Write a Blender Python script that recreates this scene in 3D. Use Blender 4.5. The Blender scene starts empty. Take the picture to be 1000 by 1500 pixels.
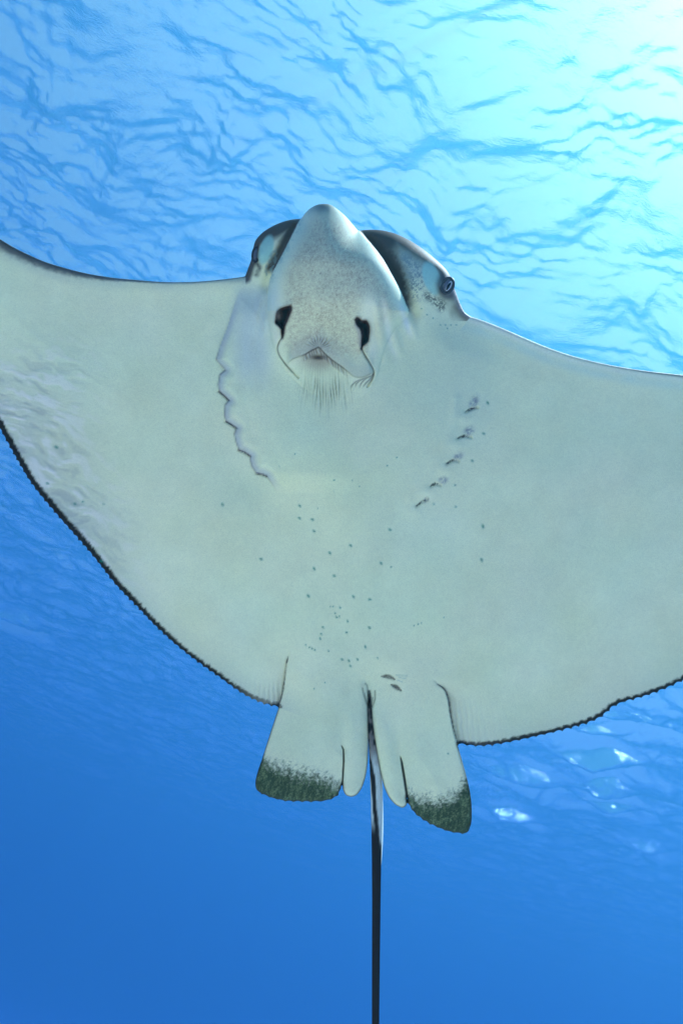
import bpy, math, random
import numpy as np
from mathutils import Vector, Matrix

rng = np.random.default_rng(7)
scene = bpy.context.scene
COL = scene.collection

# ------------------------------------------------------------------ camera
BED_Z, CAM_Z, SURF_Z = 0.0, 7.0, 18.5
ELEV, VFOV, ROLL = 31.0, 62.0, 20.0
cam_data = bpy.data.cameras.new("camera")
cam = bpy.data.objects.new("camera", cam_data)
COL.objects.link(cam)
scene.camera = cam
cam_data.sensor_fit = 'VERTICAL'
cam_data.sensor_height = 36.0
cam_data.lens = 18.0 / math.tan(math.radians(VFOV / 2))
cam_data.clip_start, cam_data.clip_end = 0.05, 3000.0
CAM_M = (Matrix.Translation((0, 0, CAM_Z)) @ Matrix.Rotation(math.radians(90 + ELEV), 4, 'X')
         @ Matrix.Rotation(math.radians(ROLL), 4, 'Z'))
cam.matrix_world = CAM_M
FPX = 750.0 / math.tan(math.radians(VFOV / 2))          # focal length in photograph pixels


def sight(px, py):
    """unit direction in the world of a point of the photograph (1000 x 1500)"""
    v = CAM_M.to_3x3() @ Vector(((px - 500) / FPX, -(py - 750) / FPX, -1.0))
    return v.normalized()


# ------------------------------------------------------------------ light
sun_dir = sight(1450, -360)
sun_elev = math.asin(sun_dir.z)
sun_az = math.atan2(sun_dir.x, sun_dir.y)
world = bpy.data.worlds.new("World")
scene.world = world
world.use_nodes = True
wt = world.node_tree
sky_tex = wt.nodes.new('ShaderNodeTexSky')
sky_tex.sky_type = 'NISHITA'
sky_tex.sun_disc = False
sky_tex.sun_elevation = sun_elev
sky_tex.sun_rotation = sun_az
sky_tex.dust_density = 1.8
sky_tex.ozone_density = 0.4
wt.links.new(sky_tex.outputs[0], wt.nodes['Background'].inputs[0])
wt.nodes['Background'].inputs[1].default_value = 0.068

sun_data = bpy.data.lights.new("sun", 'SUN')
sun_data.energy = 5.0
sun_data.angle = math.radians(0.5)
sun_data.color = (1.0, 0.96, 0.9)
sun = bpy.data.objects.new("sun", sun_data)
COL.objects.link(sun)
sun.rotation_euler = (-sun_dir).to_track_quat('-Z', 'Y').to_euler()

scene.view_settings.view_transform = 'Standard'
scene.view_settings.look = 'None'
scene.view_settings.exposure = 1.76
scene.view_settings.gamma = 1.0
scene.view_settings.use_curve_mapping = False
scene.render.engine = 'CYCLES'
cy = scene.cycles
cy.max_bounces = 8
cy.diffuse_bounces = 3
cy.glossy_bounces = 4
cy.transmission_bounces = 4
cy.transparent_max_bounces = 16
cy.volume_bounces = 1
cy.use_denoising = True
cy.caustics_reflective = True
cy.use_fast_gi = False


# ------------------------------------------------------------------ helpers
def new_mat(name):
    m = bpy.data.materials.new(name)
    m.use_nodes = True
    t = m.node_tree
    t.nodes.clear()
    out = t.nodes.new('ShaderNodeOutputMaterial')
    return m, t, out


def node(t, kind, **kw):
    n = t.nodes.new(kind)
    for k, v in kw.items():
        setattr(n, k, v)
    return n


def grid_faces(nu, nv):
    i = np.arange(nu * nv).reshape(nu, nv)
    return np.stack([i[:-1, :-1], i[1:, :-1], i[1:, 1:], i[:-1, 1:]], -1).reshape(-1, 4)


def mesh_from(name, verts, faces, mat, smooth=True):
    """faces: (n,4) int array of quads, or list"""
    me = bpy.data.meshes.new(name)
    verts = np.asarray(verts, np.float32)
    if isinstance(faces, np.ndarray):
        n, k = faces.shape
        me.vertices.add(len(verts))
        me.vertices.foreach_set('co', verts.ravel())
        me.loops.add(n * k)
        me.loops.foreach_set('vertex_index', faces.astype(np.int32).ravel())
        me.polygons.add(n)
        me.polygons.foreach_set('loop_start', np.arange(0, n * k, k, dtype=np.int32))
        me.polygons.foreach_set('loop_total', np.full(n, k, np.int32))
        me.update(calc_edges=True)
    else:
        me.from_pydata([tuple(v) for v in verts], [], faces)
    if smooth:
        me.polygons.foreach_set('use_smooth', np.ones(len(me.polygons), bool))
    me.validate()
    me.update()
    if mat:
        me.materials.append(mat)
    o = bpy.data.objects.new(name, me)
    COL.objects.link(o)
    return o


# ------------------------------------------------------------------ setting: sea surface
def wave_height(x, y):
    r = np.random.default_rng(11)
    # slow drifting of the pattern so crests break up
    wx = x + 0.35 * np.sin(0.9 * y + 0.6 * x + 1.0) + 0.12 * np.sin(2.3 * x - 1.7 * y)
    wy = y + 0.30 * np.sin(1.1 * x - 0.5 * y + 2.0) + 0.10 * np.sin(2.9 * y + 1.9 * x + .4)
    patch = 0.65 + 0.35 * np.sin(1.3 * x + 1.9 * y + 1.2 * np.sin(0.7 * x - .4 * y)) * np.sin(0.8 * y - 0.9 * x + 2.2)
    h = np.zeros_like(x)
    for k in range(110):
        lam = 0.15 * (2.2 / 0.15) ** (r.random() ** 1.5)
        kk = 2 * math.pi / lam
        ang = math.radians(80) + r.normal() * 0.7          # mean run of the waves
        slope = 0.068 * (lam / 0.5) ** -0.35
        amp = slope / kk
        ph = kk * (wx * math.cos(ang) + wy * math.sin(ang)) + r.random() * 6.283
        w = amp * (np.sin(ph) + 0.22 * np.cos(2 * ph))
        h += w * (patch if lam < 0.7 else 1.0)
    h += 0.05 * np.sin(2 * math.pi / 5.5 * (0.45 * x + 0.89 * y) + .5)
    return h


def spaced(breaks):
    """coordinates with a given spacing between break points: [(pos, spacing), ...]"""
    out = [breaks[0][0]]
    p = breaks[0][0]
    bp = [b[0] for b in breaks]
    bs = [b[1] for b in breaks]
    while p < bp[-1]:
        p += float(np.interp(p, bp, bs))
        out.append(p)
    return np.array(out)


gx = spaced([(-900, 120), (-150, 20), (-50, 1.5), (-24, .14), (-13, .05), (13, .05), (24, .14), (50, 1.5), (150, 20), (900, 120)])
gy = spaced([(-900, 120), (-150, 20), (-50, 1.5), (0, .12), (4, .05), (17, .052), (28, .1), (55, .2), (100, 1.5), (200, 20), (900, 120)])
X, Y = np.meshgrid(gx, gy, indexing='ij')
fade = 1 / (1 + (np.hypot(X, Y) / 110) ** 4)
PAWS = [(935, 1050, .8), (960, 1062, .8), (880, 1047, .6), (893, 1120, .9), (868, 1112, .6), (765, 1138, .7), (790, 1154, 1.0), (728, 1152, .5), (735, 1190, .7), (722, 1178, .5),
        (875, 1158, .6), (893, 1160, .6), (904, 1183, .5), (942, 1240, .5), (960, 1247, .5), (840, 1072, .7), (985, 1075, .5), (15, 908, .8), (36, 917, .6), (138, 1132, .7), (108, 1010, .5), (450, 1262, .6), (485, 1276, .5), (700, 1105, .5), (990, 1008, .7)]


def cats_paws(x, y):
    h = np.zeros_like(x)
    r = np.random.default_rng(29)
    for px_, py_, s_ in PAWS:
        v = sight(px_, py_)
        if v.z < 0.03:
            continue
        k = (SURF_Z - CAM_Z) / v.z
        cx, cy_ = v.x * k, v.y * k
        c = (np.abs(x - cx) < 9) & (np.abs(y - cy_) < 9)
        a = math.atan2(v.y, v.x) + r.normal() * .25
        lam = (2.0 + 1.2 * r.random()) * (.6 + .5 * s_)
        u, t_ = (x[c] - cx) * math.cos(a) + (y[c] - cy_) * math.sin(a), -(x[c] - cx) * math.sin(a) + (y[c] - cy_) * math.cos(a)
        h[c] += .90 * lam / 6.283 * np.sin(6.283 * u / lam + r.random()) * np.exp(-(u / (lam * .6)) ** 2 - (t_ / (lam * .45 + .2)) ** 2)
    return h


Z = cats_paws(X, Y) + wave_height(X * .78, Y * .78) / .78 * fade + SURF_Z
m, t, out = new_mat("sea_surface_from_below")
bump_n = node(t, 'ShaderNodeTexNoise')
bump_n.inputs['Scale'].default_value = 3.6
bump_n.inputs['Detail'].default_value = 3.0
geo = node(t, 'ShaderNodeNewGeometry')
mp = node(t, 'ShaderNodeMapping')
mp.inputs['Scale'].default_value = (0.6, 1.2, 1)
mp.inputs['Rotation'].default_value = (0, 0, math.radians(20))
t.links.new(geo.outputs['Position'], mp.inputs['Vector'])
t.links.new(mp.outputs[0], bump_n.inputs['Vector'])
bump = node(t, 'ShaderNodeBump')
bump.inputs['Strength'].default_value = 0.5
bump.inputs['Distance'].default_value = 0.05
t.links.new(bump_n.outputs[0], bump.inputs['Height'])
micro = node(t, 'ShaderNodeTexNoise')                               # capillary ripples
micro.inputs['Scale'].default_value = 26.0
micro.inputs['Detail'].default_value = 4.0
micro.inputs['Roughness'].default_value = 0.6
t.links.new(mp.outputs[0], micro.inputs['Vector'])
bump2 = node(t, 'ShaderNodeBump')
bump2.inputs['Strength'].default_value = 0.6
bump2.inputs['Distance'].default_value = 0.02
t.links.new(micro.outputs[0], bump2.inputs['Height'])
t.links.new(bump.outputs[0], bump2.inputs['Normal'])
bump = bump2
fr = node(t, 'ShaderNodeFresnel')
fr.inputs['IOR'].default_value = 1.333
t.links.new(bump.outputs[0], fr.inputs['Normal'])
tr = node(t, 'ShaderNodeBsdfTransparent')
tr.inputs[0].default_value = (0.82, 1.0, 0.84, 1)
gl = node(t, 'ShaderNodeBsdfGlossy')
gl.inputs['Color'].default_value = (0.8, 1.0, 1.0, 1)
gl.inputs['Roughness'].default_value = 0.12
t.links.new(bump.outputs[0], gl.inputs['Normal'])
mix = node(t, 'ShaderNodeMixShader')
t.links.new(fr.outputs[0], mix.inputs[0])
t.links.new(tr.outputs[0], mix.inputs[1])
t.links.new(gl.outputs[0], mix.inputs[2])
t.links.new(mix.outputs[0], out.inputs['Surface'])
surf = mesh_from("sea_surface", np.stack([X, Y, Z], -1).reshape(-1, 3), grid_faces(*X.shape), m)
surf['kind'] = 'structure'
surf['label'] = 'rippled sunlit sea surface seen from below'

# ------------------------------------------------------------------ unseen sandy sea bed, added to bounce sunlight onto the belly
bx = spaced([(-900, 100), (-60, 5), (-12, .5), (12, .5), (60, 5), (900, 100)])
BX, BY = np.meshgrid(bx, bx, indexing='ij')
BZ = BED_Z + 0.12 * np.sin(.31 * BX + .2 * BY) * np.sin(.23 * BY - .1 * BX) + 0.02 * np.sin(3.1 * BY + .8 * np.sin(BX))
m, t, out = new_mat("bounce_sand")
d = node(t, 'ShaderNodeBsdfDiffuse')
n = node(t, 'ShaderNodeTexNoise')
n.inputs['Scale'].default_value = 1.3
n.inputs['Detail'].default_value = 8
r = node(t, 'ShaderNodeMix', data_type='RGBA')
r.inputs[6].default_value = (0.74, 0.60, 0.38, 1)
r.inputs[7].default_value = (0.86, 0.73, 0.50, 1)
t.links.new(n.outputs[0], r.inputs[0])
t.links.new(r.outputs[2], d.inputs[0])
t.links.new(d.outputs[0], out.inputs['Surface'])
bed = mesh_from("bounce_sea_bed", np.stack([BX, BY, BZ], -1).reshape(-1, 3), grid_faces(*BX.shape), m)
bed['kind'] = 'structure'
bed['label'] = 'unseen pale sand bed added to bounce sunlight upward'

# ------------------------------------------------------------------ the water itself
m, t, out = new_mat("blue_water")
pv = node(t, 'ShaderNodeVolumePrincipled')
pv.inputs['Color'].default_value = (0.045, 0.212, 0.28, 1)
pv.inputs['Absorption Color'].default_value = (0, 0.015, 0.5, 1)
pv.inputs['Density'].default_value = 0.062
pv.inputs['Anisotropy'].default_value = 0.6
t.links.new(pv.outputs[0], out.inputs['Volume'])
x0, x1, y0, y1, z0, z1 = -880, 880, -880, 880, BED_Z - 1.2, SURF_Z + 1.2
hv = [(x, y, z) for z in (z0, z1) for y in (y0, y1) for x in (x0, x1)]
hf = [(0, 2, 3, 1), (4, 5, 7, 6), (0, 1, 5, 4), (2, 6, 7, 3), (0, 4, 6, 2), (1, 3, 7, 5)]
haze = mesh_from("haze", hv, hf, m, smooth=False)
haze['kind'] = 'stuff'
haze['label'] = 'clear blue sea water'
# =====RAY=====

# ------------------------------------------------------------------ the eagle ray
# Shape is surveyed in units u of 1/1000 of the photo's width at the ray's distance (about 1.4 mm);
# w is the height of the skin above the ray's middle plane, towards the diver.
from mathutils.kdtree import KDTree
DIST = 0.9
UNIT = DIST / FPX
C3 = np.array(CAM_M.to_3x3())
C0 = np.array(CAM_M.translation)


def to_world(x, y, w):
    x, y, w = np.broadcast_arrays(np.asarray(x, float), np.asarray(y, float), np.asarray(w, float))
    dep = DIST - w * UNIT
    loc = np.stack([(x - 500) / FPX * dep, -(y - 750) / FPX * dep, -dep], -1)
    return loc @ C3.T + C0


ROOT_P = to_world(520, 760, 0)


def sm(a, b, v):
    t_ = np.clip((v - a) / (b - a), 0, 1)
    return t_ * t_ * (3 - 2 * t_)


def vnoise(x, y, scale, seed, octaves=1):
    r = np.random.default_rng(seed)
    tot = np.zeros(np.shape(x)); amp = 1.0; norm = 0
    for _ in range(octaves):
        g = r.random((256, 256))
        u, v = x / scale + 1000, y / scale + 1000
        iu, iv = np.floor(u).astype(int), np.floor(v).astype(int)
        fu, fv = u - iu, v - iv
        fu = fu * fu * (3 - 2 * fu); fv = fv * fv * (3 - 2 * fv)
        a = g[iu % 256, iv % 256]; b = g[(iu + 1) % 256, iv % 256]
        c = g[iu % 256, (iv + 1) % 256]; d_ = g[(iu + 1) % 256, (iv + 1) % 256]
        tot += amp * ((a * (1 - fu) + b * fu) * (1 - fv) + (c * (1 - fu) + d_ * fu) * fv)
        norm += amp; amp *= .5; scale *= .5
    return tot / norm


def curve(pts, step=1.0):
    """dense Catmull-Rom line through the points"""
    p = np.asarray(pts, float)
    p = np.vstack([2 * p[0] - p[1], p, 2 * p[-1] - p[-2]])
    out = []
    for i in range(1, len(p) - 2):
        p0, p1, p2, p3 = p[i - 1:i + 3]
        n_ = max(2, int(np.hypot(*(p2 - p1)) / step))
        tt = np.linspace(0, 1, n_, endpoint=False)[:, None]
        # finite-difference tangents scaled for uneven spacing
        l01, l12, l23 = (max(1e-3, np.hypot(*(b - a))) for a, b in ((p0, p1), (p1, p2), (p2, p3)))
        m1 = l12 * ((p1 - p0) / l01 * l12 + (p2 - p1) / l12 * l01) / (l01 + l12)
        m2 = l12 * ((p2 - p1) / l12 * l23 + (p3 - p2) / l23 * l12) / (l12 + l23)
        h00 = 2 * tt**3 - 3 * tt**2 + 1; h10 = tt**3 - 2 * tt**2 + tt
        h01 = -2 * tt**3 + 3 * tt**2; h11 = tt**3 - tt**2
        out.append(h00 * p1 + h10 * m1 + h01 * p2 + h11 * m2)
    out.append(p[-2:-1])
    return np.vstack(out)


def scallop(line, period, amp, seed, sharp=0.75):
    """small round lobes along an edge, pushed out to the left of the direction of travel"""
    r = np.random.default_rng(seed)
    d = np.gradient(line, axis=0)
    d = np.stack([np.convolve(np.pad(d[:, k], 6, 'edge'), np.ones(13) / 13, 'valid') for k in (0, 1)], -1)
    d /= np.hypot(d[:, 0], d[:, 1])[:, None] + 1e-9
    nrm = np.stack([-d[:, 1], d[:, 0]], -1)
    s = np.concatenate([[0], np.cumsum(np.hypot(*np.diff(line, axis=0).T))])
    jit = s + period * 0.9 * np.interp(s, np.arange(0, s[-1] + 40, 23), np.cumsum(r.normal(0, .12, len(np.arange(0, s[-1] + 40, 23)))))
    a = amp * np.interp(s, np.arange(0, s[-1] + 40, 17), r.uniform(.55, 1.3, len(np.arange(0, s[-1] + 40, 17))))
    off = a * (np.abs(np.sin(math.pi * jit / period)) ** sharp - 0.6)
    return line + nrm * off[:, None]


L_LEAD = [(-150, 300), (-142, 293), (-110, 296), (-70, 312), (-30, 333), (0, 350), (20, 362), (40, 372), (65, 383), (90, 391), (125, 400),
          (160, 406), (200, 410), (240, 413), (280, 413), (320, 410), (345, 407), (359, 405)]
HEAD_L = [(359, 405), (363, 394), (368, 380), (370.5, 366), (374, 353), (382, 343), (396, 333), (414, 325), (428, 321.5), (441, 320.5)]
SNOUT = [(441, 320.5), (448, 311), (457, 303.5), (466, 299.5), (475, 298.5), (484, 300), (494, 306.5), (505, 316), (516, 328.5), (524, 338)]
HEAD_R = [(524, 338), (540, 336.5), (556, 337), (575, 341), (596, 350), (618, 364), (640, 382), (653, 395), (659.5, 405), (664, 419), (669, 433),
          (674, 446), (680, 457), (689, 464)]
R_LEAD = [(689, 464), (705, 469), (722, 475.5), (745, 485), (770, 496), (800, 508.5), (840, 522), (880, 532), (920, 539.5), (960, 545), (1000, 549.5),
          (1060, 558), (1130, 577), (1200, 608), (1265, 650), (1315, 698), (1335, 730), (1330, 745)]
R_TRAIL = [(1330, 745), (1300, 778), (1250, 820), (1190, 866), (1120, 917), (1060, 960), (1000, 996), (977, 1007), (954, 1016), (932, 1023), (910, 1029),
           (896, 1036), (888, 1043), (880, 1049.5), (866, 1056.5), (840, 1065), (810, 1072.5), (780, 1079.5), (750, 1086), (726, 1090.5), (698, 1092.5), (669, 1089)]
FIN_R = [(669, 1089), (678, 1120), (684, 1142), (688, 1160), (690.5, 1188), (688.5, 1210), (684, 1219), (678, 1221)]
FIN_R_TIP = [(678, 1221), (660, 1218.5), (640, 1211.5), (620, 1201), (606, 1189.5), (597.5, 1177)]
SLIT_R = [(597.5, 1177), (596.4, 1169), (595.6, 1166.5), (595.2, 1169), (595.5, 1172)]
CLASP_R = [(595.5, 1172), (595, 1179), (590, 1183), (582, 1180.5), (571, 1170), (563.5, 1155), (558, 1135), (553.5, 1112), (549, 1085), (545.5, 1058), (543.5, 1035), (541.5, 1016), (540.5, 1012)]
CLASP_L = [(540.5, 1012), (539.3, 1020), (538.6, 1040), (539, 1065), (539.2, 1092), (538, 1120), (534, 1142), (528, 1157), (521, 1165), (514, 1167), (506, 1164), (502, 1156)]
SLIT_L = [(502, 1156), (501.4, 1150), (500.8, 1147), (500.1, 1150), (499, 1155)]
FIN_L_TIP = [(499, 1155), (494, 1165), (480, 1172), (460, 1174), (440, 1174), (418, 1173), (398, 1168.5), (382, 1162)]
FIN_L = [(382, 1162), (375.5, 1156), (374, 1148), (376.5, 1134), (383, 1114), (391, 1089), (400, 1061), (408.5, 1035.5)]
L_TRAIL = [(408.5, 1035.5), (386, 1030.5), (359, 1018), (322, 992.5), (285, 966), (258, 944.5), (230, 919), (202, 890), (170, 856.5), (138, 816), (106, 779), (74, 742.5),
           (46, 707), (23, 669), (0, 627), (-22, 588), (-48, 538), (-82, 472), (-118, 395), (-143, 330), (-150, 300)]
sections = [curve(L_LEAD, .6), curve(HEAD_L, .6), curve(SNOUT, .6), curve(HEAD_R, .6), curve(R_LEAD, .6), scallop(curve(R_TRAIL, .6), 13, 2.8, 3), curve(FIN_R, .6),
            scallop(curve(FIN_R_TIP, .6), 12, 1.6, 5, 1.0), curve(SLIT_R, .5), curve(CLASP_R, .6), curve(CLASP_L, .6), curve(SLIT_L, .5),
            scallop(curve(FIN_L_TIP, .6), 13, 1.6, 6, 1.0), curve(FIN_L, .6), scallop(curve(L_TRAIL, .6), 10.5, 2.6, 4)]
sec_id = np.concatenate([np.full(len(s_) - 1, i) for i, s_ in enumerate(sections)])
outline = np.vstack([s_[:-1] for s_ in sections])


def inside_rows(xs, ys, poly):
    """grid mask of points within a polygon (even-odd), xs by ys"""
    a, b = poly, np.roll(poly, -1, 0)
    res = np.zeros((len(xs), len(ys)), bool)
    for j, y in enumerate(ys):
        c = (a[:, 1] <= y) != (b[:, 1] <= y)
        if c.any():
            xc = np.sort(a[c, 0] + (y - a[c, 1]) / (b[c, 1] - a[c, 1]) * (b[c, 0] - a[c, 0]))
            res[:, j] = np.searchsorted(xc, xs) % 2 == 1
    return res


def kd_of(line):
    k = KDTree(len(line))
    for i, p in enumerate(line):
        k.insert((p[0], p[1], 0), i)
    k.balance()
    return k


def kd_query(kd, x, y):
    d = np.empty(len(x)); idx = np.empty(len(x), int)
    for i in range(len(x)):
        _, idx[i], d[i] = kd.find((x[i], y[i], 0))
    return d, idx


def seg_dist(x, y, line):
    """distance to a polyline, and the place along it (0..1)"""
    best = np.full(len(x), 1e9); at = np.zeros(len(x))
    L = np.asarray(line, float)
    n_ = len(L) - 1
    for i in range(n_):
        a, b = L[i], L[i + 1]
        e = b - a
        tt = np.clip(((x - a[0]) * e[0] + (y - a[1]) * e[1]) / (e @ e), 0, 1)
        d = np.hypot(x - a[0] - tt * e[0], y - a[1] - tt * e[1])
        c = d < best
        best[c] = d[c]; at[c] = (i + tt[c]) / n_
    return best, at


def poly_sd(x, y, line, closed_poly):
    """signed distance (inside > 0) to a polygon for scattered points"""
    a, b = closed_poly, np.roll(closed_poly, -1, 0)
    ins = np.zeros(len(x), bool)
    for p, q in zip(a, b):
        if p[1] != q[1]:
            c = ((p[1] <= y) != (q[1] <= y)) & (x < p[0] + (y - p[1]) / (q[1] - p[1]) * (q[0] - p[0]))
            ins ^= c
    d, at = seg_dist(x, y, line)
    return np.where(ins, d, -d), at


# --- survey grid, finer over head, mouth and pelvic fins
gx_ = spaced([(-156, 5), (-20, 3), (0, 2), (350, 2), (384, 1), (604, 1), (700, 1.6), (1000, 2), (1030, 5), (1345, 6)])
gy_ = spaced([(290, 1.2), (420, 1.1), (432, .9), (610, .9), (640, 1.6), (760, 2), (940, 2), (1000, 1.5), (1090, 1.4), (1100, 1.1), (1228, 1.1)])
GX, GY = np.meshgrid(gx_, gy_, indexing='ij')
ins = inside_rows(gx_, gy_, outline)
cell_any = ins[:-1, :-1] | ins[1:, :-1] | ins[1:, 1:] | ins[:-1, 1:]
used = np.zeros_like(ins)
for sx in (slice(None, -1), slice(1, None)):
    for sy in (slice(None, -1), slice(1, None)):
        used[sx, sy] |= cell_any
uid = np.full(ins.shape, -1)
uid[used] = np.arange(used.sum())
px, py = GX[used].copy(), GY[used].copy()
inner = ins[used]
kd_out = kd_of(outline)
dist, near = kd_query(kd_out, px, py)
px[~inner], py[~inner] = outline[near[~inner], 0], outline[near[~inner], 1]
dist[~inner] = 0
near_sec = sec_id[near]

# ------------------------------ relief
x, y, d = px, py, dist
mid = -0.30 * (y - 750)                                             # the ray climbs towards the diver: head nearer than tail
lw = np.clip(330 - x, 0, None); mid -= 0.00055 * lw ** 2            # wings lifted in the stroke
rw = np.clip(x - 760, 0, None); mid -= 0.00025 * rw ** 2
head = np.exp(-(((x - 520) / 150) ** 2 + ((y - 385) / 90) ** 2) ** 2)
fin_zone = sm(1000, 1080, y) * sm(360, 380, x) * sm(705, 690, x)
Rr = 5 + 42 * head * sm(650, 430, y) + 2 * sm(1000, 1100, y)
tt = np.clip(d / Rr, 0, 1)
rim = Rr * np.sqrt(np.clip(1 - (1 - tt) ** 2, 0, 1))
ramp = sm(0, 60, d)
hump = 55 * np.exp(-(((x - 515) / 190) ** 2 + ((y - 740) / 230) ** 2)) + 14 * sm(0, 200, d)
w = mid + rim + hump * ramp
back_hump = (105 * np.exp(-(((x - 515) / 150) ** 2 + ((y - 690) / 260) ** 2)) + 10 * sm(0, 120, d)) * sm(0, 90, d) + 30 * head * sm(0, 60, d)
wb = mid - rim - back_hump

# throat and gill basket swell
basket_poly = curve([(345, 430), (333, 478), (322, 508), (321, 560), (329, 605), (345, 645), (368, 685), (400, 715), (440, 750), (500, 790), (560, 775), (612, 742),
                     (655, 690), (690, 630), (705, 570), (700, 510), (670, 470), (560, 430), (420, 420), (345, 430)], 8)
bsd, _ = poly_sd(x, y, basket_poly, basket_poly[:-1])
w += 13 * sm(-25, 60, bsd)
# shallow long hollows in the throat skin
w -= 1.5 * np.exp(-(seg_dist(x, y, [(352, 470), (356, 560), (372, 640)])[0] / 9) ** 2)
w -= 1.2 * np.exp(-(seg_dist(x, y, [(378, 500), (384, 600), (410, 680)])[0] / 10) ** 2)

# rostrum
sn_left = [(474, 296), (462, 297), (441, 319), (430, 339), (419, 361), (408, 382), (399, 400), (394.5, 418), (393, 440), (393, 462), (395, 485), (400, 506), (408, 524), (420, 543), (436, 560), (455, 575)]
sn_right = [(455, 575), (500, 590), (540, 572), (552, 552), (558, 530), (566, 505), (580, 480), (592, 468), (599, 458), (594, 444), (585, 422), (573, 400), (560, 378), (546, 360), (532, 344), (520, 330), (508, 314), (486, 296), (474, 296)]
sn_line = np.vstack([curve(sn_left, 5), curve(sn_right, 5)[1:]])
ssd, _ = poly_sd(x, y, sn_line, sn_line[:-1])
amp_edge = 34 * sm(615, 395, y)
step_w = 1.3 + 26 * sm(432, 520, y)
crown = np.sqrt(np.clip(1 - (1 - np.clip(ssd / 62, 0, 1)) ** 2, 0, 1))
body_amp = 46 * sm(600, 440, y) * sm(285, 390, y)
w += amp_edge * sm(-step_w, step_w * 1.2, ssd) + body_amp * crown
w += 3.0 * (x < 470) * sm(425, 450, y) * sm(575, 500, y) * sm(-1.5, 2.5, ssd) * np.exp(-np.clip(ssd, 0, None) / 12)
# light folds beside the rostrum
for ln, a_, wd in (([(564, 425), (570, 455), (577, 490), (590, 530)], 5.0, 6.5), ([(549, 430), (554, 465), (560, 500), (566, 535)], 4.6, 6),
                   ([(590, 440), (600, 465), (610, 500)], 3.6, 5.5), ([(394, 440), (388, 470), (386, 500)], 2.5, 4), ([(385, 425), (376, 455), (373, 490)], 1.8, 4)):
    dd, at = seg_dist(x, y, ln)
    w += a_ * np.exp(-(dd / wd) ** 2) * np.sin(np.clip(at, 0, 1) * math.pi)
# hollow between rostrum and head side (right)
dd, at = seg_dist(x, y, [(530, 345), (560, 390), (585, 430), (599, 457)])
w -= 16 * np.exp(-(dd / 14) ** 2) * (ssd < 0) * sm(0, 20, d)
dd, at = seg_dist(x, y, [(440, 325), (412, 372), (398, 400), (393, 418)])
w -= 10 * np.exp(-(dd / 10) ** 2) * (ssd < 0) * sm(0, 15, d)
# brow and eye sockets
w += 7 * np.exp(-(np.hypot((x - 655), (y - 419)) / 15) ** 2)
w += 5 * np.exp(-(np.hypot((x - 379), (y - 374)) / 11) ** 2)
w -= 4 * np.exp(-(np.hypot((x - 630) / 1.2, (y - 408)) / 16) ** 2)

# nostrils
NOS_L = curve([(426, 447), (418, 449), (410, 452), (405, 458), (403.5, 466), (403, 473), (408, 478), (411, 482), (412, 489), (413.5, 496), (416, 489), (417.5, 479), (421, 470), (425, 460), (427.5, 451), (426, 447)], 2)
NOS_R = curve([(519.5, 468), (522.5, 464.5), (526.5, 466), (529, 469), (536, 469), (540, 474), (541.5, 482), (540.5, 492), (539, 500), (535, 504), (531.5, 507), (529, 512), (528.8, 500), (529, 490), (527, 482), (522, 476), (519.5, 468)], 2)
nl, _ = poly_sd(x, y, NOS_L, NOS_L[:-1])
nr, _ = poly_sd(x, y, NOS_R, NOS_R[:-1])
w += 2.5 * np.exp(-(nl / 4.5) ** 2) * (nl < 0) + 2.5 * np.exp(-(nr / 4.5) ** 2) * (nr < 0)
w -= 20 * sm(-.8, 4.5, nl) + 20 * sm(-.8, 4.5, nr)
lobe = np.exp(-(((x - 407.5) / 4.5) ** 2 + ((y - 462) / 7) ** 2)); w += 12 * lobe * (nl > -1)
# nasal curtain edges
CUR_L = curve([(413.5, 494), (408.5, 502), (406.3, 510), (408, 518), (415.5, 530), (424, 540), (437, 553)], 2)
CUR_R = curve([(529, 510), (534, 520), (541.5, 532), (546.5, 542), (547, 547), (545, 554), (538, 566)], 2)
cl, cla = seg_dist(x, y, CUR_L)
cr, cra = seg_dist(x, y, CUR_R)
w -= 4.0 * np.exp(-(cl / 1.5) ** 2) + 4.0 * np.exp(-(cr / 1.6) ** 2)
# curtain lobes standing above the throat
MOUTH = [(420, 533), (428, 526.5), (437, 522.5), (446, 519.5), (455, 514), (461, 511), (467, 508.8), (472, 514), (480, 522), (490, 530), (500, 537), (510, 545), (518, 551.5), (527, 553), (537, 550.5), (547, 545)]
mline = curve(MOUTH, 2)
lip_y = np.interp(x, mline[:, 0], mline[:, 1])
in_m = sm(418, 428, x) * sm(549, 540, x)
below = y - lip_y
lobe_mask = in_m * sm(1.2, -1.2, below) * sm(-40, -4, below)
w += 8.0 * lobe_mask
mx = sm(438, 450, x) * sm(515, 500, x)                              # teeth band under the lip
ridge = np.sin((x - 0.25 * (y - 510)) * 2 * math.pi / 4.3 + 1.6 * np.sin(x * .37))
band = mx * sm(-0.5, 1.5, below) * sm(11, 7, below)
w += band * (1.8 + 1.3 * ridge)
inner_m = np.exp(-(((x - 466) / 11) ** 2 + ((y - 523) / 3.2) ** 2))
w -= 5 * inner_m
# radial wrinkles above the lip
ax_, ay_ = x - 467, y - 512
ang = np.arctan2(ax_, -ay_); rad = np.hypot(ax_, ay_)
wr = np.sin(ang * 24 + 3.0 * vnoise(x, y, 5, 8)) * np.exp(-((rad - 13) / 7) ** 2) * (.4 + vnoise(x, y, 3, 81)) * sm(1.5, 1.0, np.abs(ang))
w += 1.1 * wr
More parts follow.
